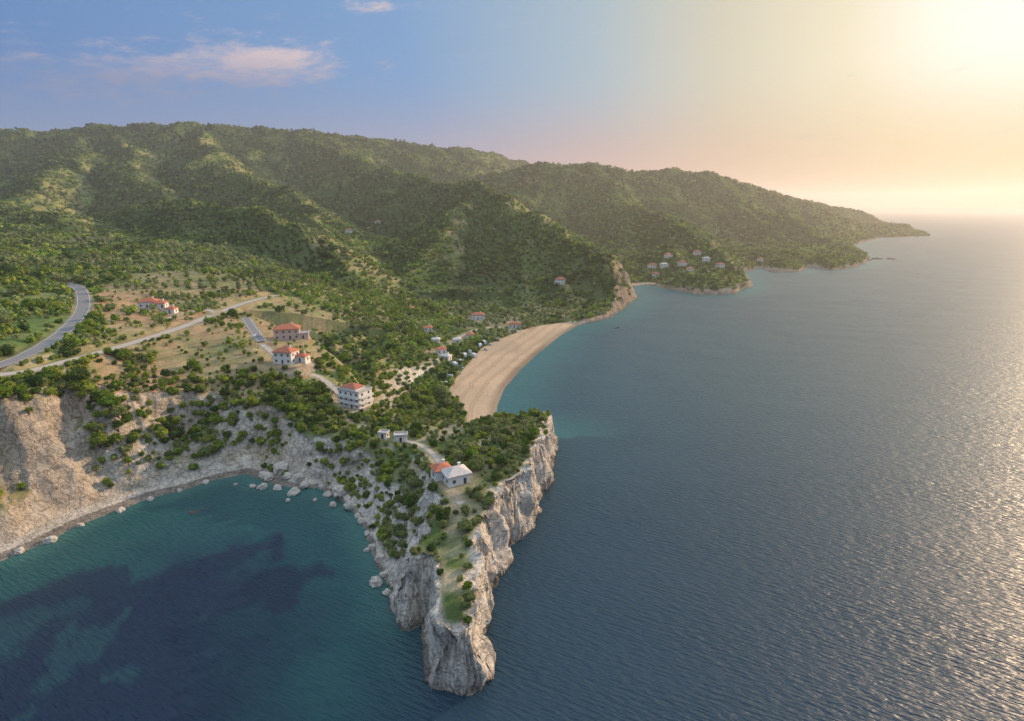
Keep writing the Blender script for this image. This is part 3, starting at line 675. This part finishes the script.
dens=np.where((sl>1.5)&(rr<600)&(x>=-75),dens*(.2+.7*(nb>.05))*(sl<4.5),dens)
dens=np.where((d<4)&(s_>.3)&(rr<600),dens*.4,dens)
dens=np.where((d<12)&(x<-110)&(rr<500),dens*.05,dens)
dens=np.where((d<6)&(s_>.3)&(rr>=600),dens*.3,dens)
dens=np.where(inpoly(px,py,[(-200,405),(88,402),(92,430),(85,470),(60,600),(-200,600)]),dens*.08,dens)
ok=(rng.uniform(0,1,len(x))<dens)&(d>2)&(z>1.2)&(rd>2.2)&(pd>0.5)&(bch<.1)
x,y,z,sp,rr,px,py,nb,na,nc,sl,isg,asp,wx_,wy_=[q_[ok] for q_ in (x,y,z,sp,rr,px,py,nb,na,nc,sl,isg,asp,wx_,wy_)]
sca=sp*.5*rng.uniform(.6,1.4,len(x))*(1+.3*nb+.2*na); big=(rng.uniform(0,1,len(x))<.16)&(rr<900)&~isg;sca=np.where(big,sca*1.6,sca)
sca=np.where(isg,rng.uniform(1.9,3.0,len(x)),sca)
sca=np.where((rr<290)&(x>-75),sca*.8,sca)
sca=np.where(inpoly(wx_,wy_,plateau)&~isg,sca*rng.uniform(.5,1.05,len(x)),sca)
z=z-.12*sca
rot=rng.uniform(0,6.28,len(x))
u01=rng.uniform(0,1,len(x))
kind=np.where(na+nc*.6+rng.normal(0,.25,len(x))>.14,1,np.where(u01<.22+.8*(nb<-.25),2,0))
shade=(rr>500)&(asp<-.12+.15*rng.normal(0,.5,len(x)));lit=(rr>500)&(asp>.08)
kind=np.where(shade&(u01<.7),2,kind);kind=np.where(lit&(kind==2)&(u01<.9),0,kind)  # dark leaves away from the sun, lighter ones toward it, as painted shading
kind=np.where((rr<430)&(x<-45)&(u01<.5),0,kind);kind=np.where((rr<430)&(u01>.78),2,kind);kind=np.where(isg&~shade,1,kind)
var=kind+3*rng.integers(0,2,len(x))
print("veg count",len(x),"near",(rr<450).sum())
inf=(px>-5)&(px<1029)&(py<725)&(py>0)
score=np.where(inf,sca/rr,0);order=np.argsort(-score);ind=order[:300];isind=np.zeros(len(x),bool);isind[ind]=True
labs={0:"bushy bright green shrub tree on coastal slope",1:"rounded grey green olive tree on dry ground",2:"dark green dense evergreen tree on slope"}
nms={0:"broadleaf_tree",1:"olive_tree",2:"evergreen_tree"}
for i in ind:
    k=int(kind[i]);e=bpy.data.objects.new(nms[k],None);scene.collection.objects.link(e);e.location=(x[i],y[i],z[i]);e.scale=(sca[i]*1.05,)*3;e.rotation_euler=(0,0,rot[i]);e.empty_display_size=.5
    e["label"]=labs[k];e["category"]="tree";e["group"]="trees on the coastal slopes"
    for nm,me in (("trunk",ME_tr),("crown",NEAR[int(var[i])])):
        o=bpy.data.objects.new(nm,me);o.parent=e;scene.collection.objects.link(o)
def gn_scatter(name,mask,meshes,label):
    colln=bpy.data.collections.new(name+"_source")
    for i,me in enumerate(meshes):
        o=bpy.data.objects.new("%s_%02d"%(name,i),me);colln.objects.link(o)
    me=bpy.data.meshes.new(name);nv=int(mask.sum());me.vertices.add(nv);me.vertices.foreach_set('co',np.stack([x[mask],y[mask],z[mask]],1).astype(np.float32).ravel())
    for nm,dt,arr in (("sc",'FLOAT',sca[mask].astype(np.float32)),("ro",'FLOAT',rot[mask].astype(np.float32)),("vi",'INT',var[mask].astype(np.int32))):
        a=me.attributes.new(nm,dt,'POINT');a.data.foreach_set('value',arr)
    me.update();ob=obj(name,me);ob["kind"]="stuff";ob["label"]=label;ob["category"]="woodland"
    ng=bpy.data.node_groups.new(name+"_nodes",'GeometryNodeTree');ng.interface.new_socket("Geometry",in_out='INPUT',socket_type='NodeSocketGeometry');ng.interface.new_socket("Geometry",in_out='OUTPUT',socket_type='NodeSocketGeometry')
    gi=ng.nodes.new('NodeGroupInput');go=ng.nodes.new('NodeGroupOutput');ip=ng.nodes.new('GeometryNodeInstanceOnPoints');ci=ng.nodes.new('GeometryNodeCollectionInfo')
    ci.inputs['Collection'].default_value=colln;ci.inputs['Separate Children'].default_value=True;ci.inputs['Reset Children'].default_value=True
    def na_(nm,dt):
        q=ng.nodes.new('GeometryNodeInputNamedAttribute');q.data_type=dt;q.inputs['Name'].default_value=nm;return q
    a1=na_("sc",'FLOAT');a2=na_("ro",'FLOAT');a3=na_("vi",'INT');cx=ng.nodes.new('ShaderNodeCombineXYZ');L=ng.links.new
    L(gi.outputs[0],ip.inputs['Points']);L(ci.outputs[0],ip.inputs['Instance']);ip.inputs['Pick Instance'].default_value=True
    L(a3.outputs[0],ip.inputs['Instance Index']);L(a2.outputs[0],cx.inputs[2]);L(cx.outputs[0],ip.inputs['Rotation']);L(a1.outputs[0],ip.inputs['Scale']);L(ip.outputs[0],go.inputs[0])
    md=ob.modifiers.new("scatter",'NODES');md.node_group=ng
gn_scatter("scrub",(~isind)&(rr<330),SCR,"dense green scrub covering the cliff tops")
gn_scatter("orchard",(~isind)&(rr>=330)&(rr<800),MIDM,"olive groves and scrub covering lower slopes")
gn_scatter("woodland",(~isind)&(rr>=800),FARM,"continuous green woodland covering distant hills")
print("T veg",time.time()-T0)
# ------------------------------------------------------------------ boulders
import bmesh
M_rock=simple("limestone_boulder",(.50,.44,.37),.95,1.2,.35,1.0)
M_rockd=simple("brown_submerged_rock",(.085,.065,.05),.8,1.2,.35,1.0)
BM=[]
for k in range(4):
    bm=bmesh.new();bmesh.ops.create_icosphere(bm,subdivisions=4,radius=1)
    P_=np.array([v.co[:] for v in bm.verts]);nn_=fbm3(P_[:,0]+k*9+20,P_[:,1]+20,P_[:,2]+20,1.1,4,k)+np.abs(vn3(P_[:,0]*2+9,P_[:,1]*2+k,P_[:,2]*2+5,k))*-.35
    for v,q_ in zip(bm.verts,nn_): v.co*=1+q_*.7; v.co.z*=.8
    me=bpy.data.meshes.new("boulder");bm.to_mesh(me);bm.free();me.materials.append(M_rock);BM.append(me)
for (bx,by,sz) in [(283,468,4.6),(270,476,2.8),(262,485,2.0),(294,490,2.8),(253,484,1.4),(306,484,2.2),(340,495,3.8),(352,506,2.4),(333,503,1.7),(362,520,1.9),(345,490,2.4),(372,545,1.8),(380,560,2.2),(376,581,2.4),(384,572,1.4),(388,590,1.6),(380,535,1.3),(235,482,1.0),(315,498,1.1),(328,492,1.7),(300,476,2.6),(288,498,1.2),(368,532,1.4),(366,548,1.1),(358,514,1.7),(348,500,1.8),(277,486,1.9),(322,486,1.8),(265,474,2.4),(290,478,2.4),(150,497,1.4),(120,508,1.7),(80,523,1.5),(50,538,1.9),(20,550,1.7),(180,488,1.3),(205,480,1.6)]:
    wx,wy=sea_pt(bx,by+3);zt=max(float(look(np.array([wx]),np.array([wy]))[0]),0)
    if zt>3: wx,wy,zt=cast(bx,by+3)
    o=obj("boulder",random.choice(BM),loc=(wx,wy,zt+sz*.2),rot=random.uniform(0,6));sz*=.9;o.scale=(sz*random.uniform(.8,1.3),sz,sz*random.uniform(.8,1.2))
    o["label"]="pale angular limestone boulder at the waterline";o["category"]="boulder";o["group"]="boulders along the cove shore"
me=BM[1].copy();me.materials.clear();me.materials.append(M_rockd)
wx,wy=sea_pt(197,512);o=obj("rock",me,loc=(wx,wy,-.9));o.scale=(3.4,2.4,1.6);o["label"]="dull brown rock breaking the cove surface";o["category"]="rock"
for (bx,by,sz) in [(878,259,9),(892,259,7),(868,260,8)]:
    wx,wy=sea_pt(bx,by);o=obj("rock",me,loc=(wx,wy,-.5),rot=random.uniform(0,.5));o.scale=(sz*2.2,sz,sz*.55);o["label"]="dark low rock islet off the far shore";o["category"]="rock";o["group"]="dark rocks off the far shore"
# ------------------------------------------------------------------ vehicles
def paint(name,c):
    m,nt,b=newmat(name);b.inputs['Base Color'].default_value=c+(1,);b.inputs['Roughness'].default_value=.3;return m
M_car=[paint("white_car_paint",(.75,.75,.75)),paint("silver_car_paint",(.4,.41,.42)),paint("dark_car_paint",(.04,.05,.07)),paint("red_car_paint",(.35,.04,.03))]
M_tyre=simple("tyre_rubber",(.03,.03,.03),.8)
def extr(prof,w,taper,mat,name):
    mb=MB();n=len(prof);k=0
    L_=[(px_, -w/2*(taper if pz>.85 else 1),pz) for px_,pz in prof];R_=[(a,-b_,c) for a,b_,c in L_]
    mb.v=L_+R_;mb.f=[tuple(range(n)),tuple(reversed(range(n,2*n)))]+[(i,n+i,n+(i+1)%n,(i+1)%n) for i in range(n)];mb.m=[0]*len(mb.f)
    return mb.mesh(name,[mat])
CARB=[extr([(-2.1,.3),(-2.15,.7),(-2.0,.85),(-1.3,.9),(-.7,1.42),(.9,1.45),(1.7,.95),(2.1,.85),(2.15,.35)],1.75,.86,m_,"body") for m_ in M_car]
CARG=extr([(-1.2,.93),(-.72,1.36),(.85,1.39),(1.5,.97)],1.72,.93,M_glass,"window")
VANB=[extr([(-3,.4),(-3,2.6),(1.9,2.75),(2.3,2.2),(2.6,1.3),(3,1.15),(3.05,.4)],2.2,1,m_,"body") for m_ in M_car]
VANG=extr([(2.0,1.35),(2.25,2.1),(2.42,2.1),(2.72,1.35)],2.0,.98,M_glass,"window")
wb=MB();wb.cyl(0,0,-.1,.1,.33,.33,12,0,'y');ME_wheel=wb.mesh("wheel",[M_tyre])
for i,(cx,cy) in enumerate([(455,366),(460,361),(465,357),(470,353),(475,350),(480,347),(468,361),(474,357),(452,372),(484,344),(500,335),(492,338),(486,350),(462,368),(256,336),(436,366),(449,378),(470,345),(318,345),(162,318),(446,384),(458,374),(490,345),(508,332),(497,341),(452,380)]):
    wx,wy,wz=cast(cx,cy);wz=float(look(np.array([wx]),np.array([wy]))[0])
    van=i in(0,2,3,5,7,9,16);ci=random.choice([0,0,0,1,2,3]) if not van else 0
    rot_=random.uniform(-.3,.3)+1.9 if i<14 else random.uniform(0,3)
    e=obj("camper_van" if van else "parked_car",None,loc=(wx,wy,wz+.03),rot=rot_);e["category"]="camper van" if van else "car";e["group"]="vehicles parked behind the beach"
    e["label"]=("white boxy camper van parked beside the beach" if van else "%s hatchback car parked on sandy ground"%["white","silver","dark blue","red"][ci])
    obj("body",(VANB if van else CARB)[ci],e);g_=obj("window",VANG if van else CARG,e);g_.scale=(1.003,1.07,1.02)
    for a in (-1,1):
        for b_ in (-1,1): obj("wheel",ME_wheel,e,(a*(1.9 if van else 1.35),b_*(1.02 if van else .82),.33))
M_boat=paint("dark_boat_hull",(.05,.05,.05));mb=MB()
secs=[(-2.6,.75),(-1,.95),(1,.85),(2.3,.4),(2.9,.03)];v=[];
for xx_,w_ in secs: v+=[(xx_,-w_,.6+.05*xx_),(xx_,-w_*.6,-.2),(xx_,w_*.6,-.2),(xx_,w_,.6+.05*xx_)]
mb.v=v
for i in range(4):
    for k in range(3): a=i*4+k;mb.f.append((a,a+4,a+5,a+1));mb.m.append(0)
mb.f.append((0,1,2,3));mb.m.append(0)
wx,wy=sea_pt(617,328);e=obj("boat",None,loc=(wx,wy,.05),rot=.6);e["label"]="small dark open boat floating near the shore";e["category"]="boat"
obj("hull",mb.mesh("hull",[M_boat]),e)
mb2=MB();mb2.box(-1.8,-1.4,-.75,.75,.35,.42);mb2.box(-.1,.3,-.8,.8,.35,.42);obj("seat",mb2.mesh("seat",[M_frame]),e)
# ------------------------------------------------------------------ haze in the air over the bay
if HAZE:
    mb=MB();mb.box(-8000,9000,-2500,14000,-30,420);mh=bpy.data.materials.new("haze");mh.use_nodes=True;nt=mh.node_tree
    nt.nodes.remove(nt.nodes['Principled BSDF']);vs=N(nt,'ShaderNodeVolumeScatter',Density=1.1e-4,Anisotropy=.4);vs.inputs['Color'].default_value=(1,.94,.89,1)
    nt.links.new(vs.outputs[0],nt.nodes['Material Output'].inputs['Volume'])
    hz=obj("haze",mb.mesh("haze",[mh]));hz["kind"]="structure";hz["label"]="thin warm evening haze over hills and sea";hz["category"]="haze"
# ------------------------------------------------------------------ sun + world
sd=Vector((math.sin(SAZ)*math.cos(SEL),math.cos(SAZ)*math.cos(SEL),math.sin(SEL)))
sl_=bpy.data.lights.new("sun",'SUN');sl_.energy=5.0;sl_.angle=math.radians(.6);sl_.color=(1,.70,.43);so=bpy.data.objects.new("sun",sl_);so.rotation_euler=(-sd).to_track_quat('-Z','Y').to_euler();so.location=(0,0,500);scene.collection.objects.link(so)
w=bpy.data.worlds.new("World");scene.world=w;w.use_nodes=True;nt=w.node_tree;L=nt.links.new;bg=nt.nodes['Background']
tc=N(nt,'ShaderNodeTexCoord');sx=N(nt,'ShaderNodeSeparateXYZ');L(tc.outputs['Generated'],sx.inputs[0])
def mth(op,a,b=None,c=None,clamp=False):
    q=N(nt,'ShaderNodeMath',operation=op);q.use_clamp=clamp
    for i,vv in enumerate((a,b,c)):
        if vv is None: continue
        if isinstance(vv,(int,float)): q.inputs[i].default_value=vv
        else: L(vv,q.inputs[i])
    return q.outputs[0]
def srgb(r,g,b):
    f=lambda c:(c/255/12.92 if c/255<=.04045 else ((c/255+.055)/1.055)**2.4);return (f(r),f(g),f(b),1)
def ramp(fac,st):
    q=N(nt,'ShaderNodeValToRGB');cr=q.color_ramp
    while len(cr.elements)<len(st): cr.elements.new(.5)
    for e_,(p_,c_) in zip(cr.elements,st): e_.position=p_;e_.color=c_
    L(fac,q.inputs[0]);return q.outputs[0]
GAZ,GEL=math.radians(40.5),math.radians(15)
gd=(math.sin(GAZ)*math.cos(GEL),math.cos(GAZ)*math.cos(GEL),math.sin(GEL))
dp=N(nt,'ShaderNodeVectorMath',operation='DOT_PRODUCT');L(tc.outputs['Generated'],dp.inputs[0]);dp.inputs[1].default_value=gd
dt=mth('MAXIMUM',dp.outputs['Value'],0.0)
ang=mth('DIVIDE',mth('ARCCOSINE',dt),math.pi/2)
lo=ramp(ang,[(0,srgb(226,206,160)),(.13,srgb(216,190,144)),(.26,srgb(208,170,142)),(.38,srgb(198,156,150)),(.54,srgb(168,156,172)),(.9,srgb(138,154,182))])
hi=ramp(ang,[(0,srgb(255,255,250)),(.07,srgb(255,250,236)),(.14,srgb(236,226,196)),(.24,srgb(206,202,182)),(.36,srgb(162,184,198)),(.54,srgb(116,158,204)),(.9,srgb(92,134,188))])
el=mth('ARCSINE',sx.outputs[2])
fe=N(nt,'ShaderNodeMapRange',interpolation_type='SMOOTHSTEP');fe.inputs[1].default_value=math.radians(.5);fe.inputs[2].default_value=math.radians(12);L(el,fe.inputs[0])
mx=N(nt,'ShaderNodeMix',data_type='RGBA');L(fe.outputs[0],mx.inputs[0]);L(lo,mx.inputs[6]);L(hi,mx.inputs[7])
fz=N(nt,'ShaderNodeMapRange',interpolation_type='SMOOTHSTEP');fz.inputs[1].default_value=math.radians(22);fz.inputs[2].default_value=math.radians(50);L(el,fz.inputs[0])
mz=N(nt,'ShaderNodeMix',data_type='RGBA');L(fz.outputs[0],mz.inputs[0]);L(mx.outputs[2],mz.inputs[6]);mz.inputs[7].default_value=(.86,1.02,1.22,1)
azn=mth('ARCTAN2',sx.outputs[0],sx.outputs[1])
cv=N(nt,'ShaderNodeCombineXYZ');L(mth('MULTIPLY',azn,11.0),cv.inputs[0]);L(mth('MULTIPLY',mth('SUBTRACT',el,mth('MULTIPLY',azn,.10)),34.0),cv.inputs[1])
cn=N(nt,'ShaderNodeTexNoise',Scale=1.7,Detail=11.0,Roughness=.70);L(cv.outputs[0],cn.inputs['Vector'])
def gauss(c_az,c_el,w_az,w_el,tilt=0):
    da=mth('SUBTRACT',azn,math.radians(c_az));de=mth('SUBTRACT',mth('SUBTRACT',el,math.radians(c_el)),mth('MULTIPLY',da,tilt))
    a_=mth('POWER',mth('ABSOLUTE',mth('DIVIDE',da,math.radians(w_az))),2.0);b_=mth('POWER',mth('ABSOLUTE',mth('DIVIDE',de,math.radians(w_el))),2.0)
    return mth('EXPONENT',mth('MULTIPLY',mth('ADD',a_,b_),-1.0))
gs=mth('ADD',gauss(-30,10.0,13,2.1,.09),gauss(-21,12.0,5,1.5,.05));gs=mth('ADD',gs,mth('MULTIPLY',gauss(-12,16.6,3,.6),.9));gs=mth('ADD',gs,mth('MULTIPLY',gauss(-38,15.8,5,.7),1.0))
ck=mth('ADD',cn.outputs[0],mth('MULTIPLY',gs,.29))
cm=N(nt,'ShaderNodeMapRange',interpolation_type='SMOOTHSTEP');cm.inputs[1].default_value=.57;cm.inputs[2].default_value=.98;L(ck,cm.inputs[0])
cm2=mth('MULTIPLY',cm.outputs[0],.85)
tp=N(nt,'ShaderNodeMapRange');tp.inputs[1].default_value=math.radians(9.6);tp.inputs[2].default_value=math.radians(12.6);L(el,tp.inputs[0])
cc=N(nt,'ShaderNodeMix',data_type='RGBA');L(tp.outputs[0],cc.inputs[0]);cc.inputs[6].default_value=srgb(150,150,176);cc.inputs[7].default_value=srgb(224,200,198)
mc=N(nt,'ShaderNodeMix',data_type='RGBA');L(cm2,mc.inputs[0]);L(mz.outputs[2],mc.inputs[6]);L(cc.outputs[2],mc.inputs[7])
sk=N(nt,'ShaderNodeTexSky',sky_type='NISHITA');sk.sun_disc=False;sk.sun_elevation=SEL;sk.sun_rotation=SAZ
ml=N(nt,'ShaderNodeVectorMath',operation='SCALE');L(sk.outputs[0],ml.inputs[0]);ml.inputs['Scale'].default_value=.002
ad=N(nt,'ShaderNodeVectorMath',operation='ADD');L(mc.outputs[2],ad.inputs[0]);L(ml.outputs[0],ad.inputs[1])
L(ad.outputs[0],bg.inputs[0]);bg.inputs[1].default_value=1.0
print("T done",time.time()-T0)
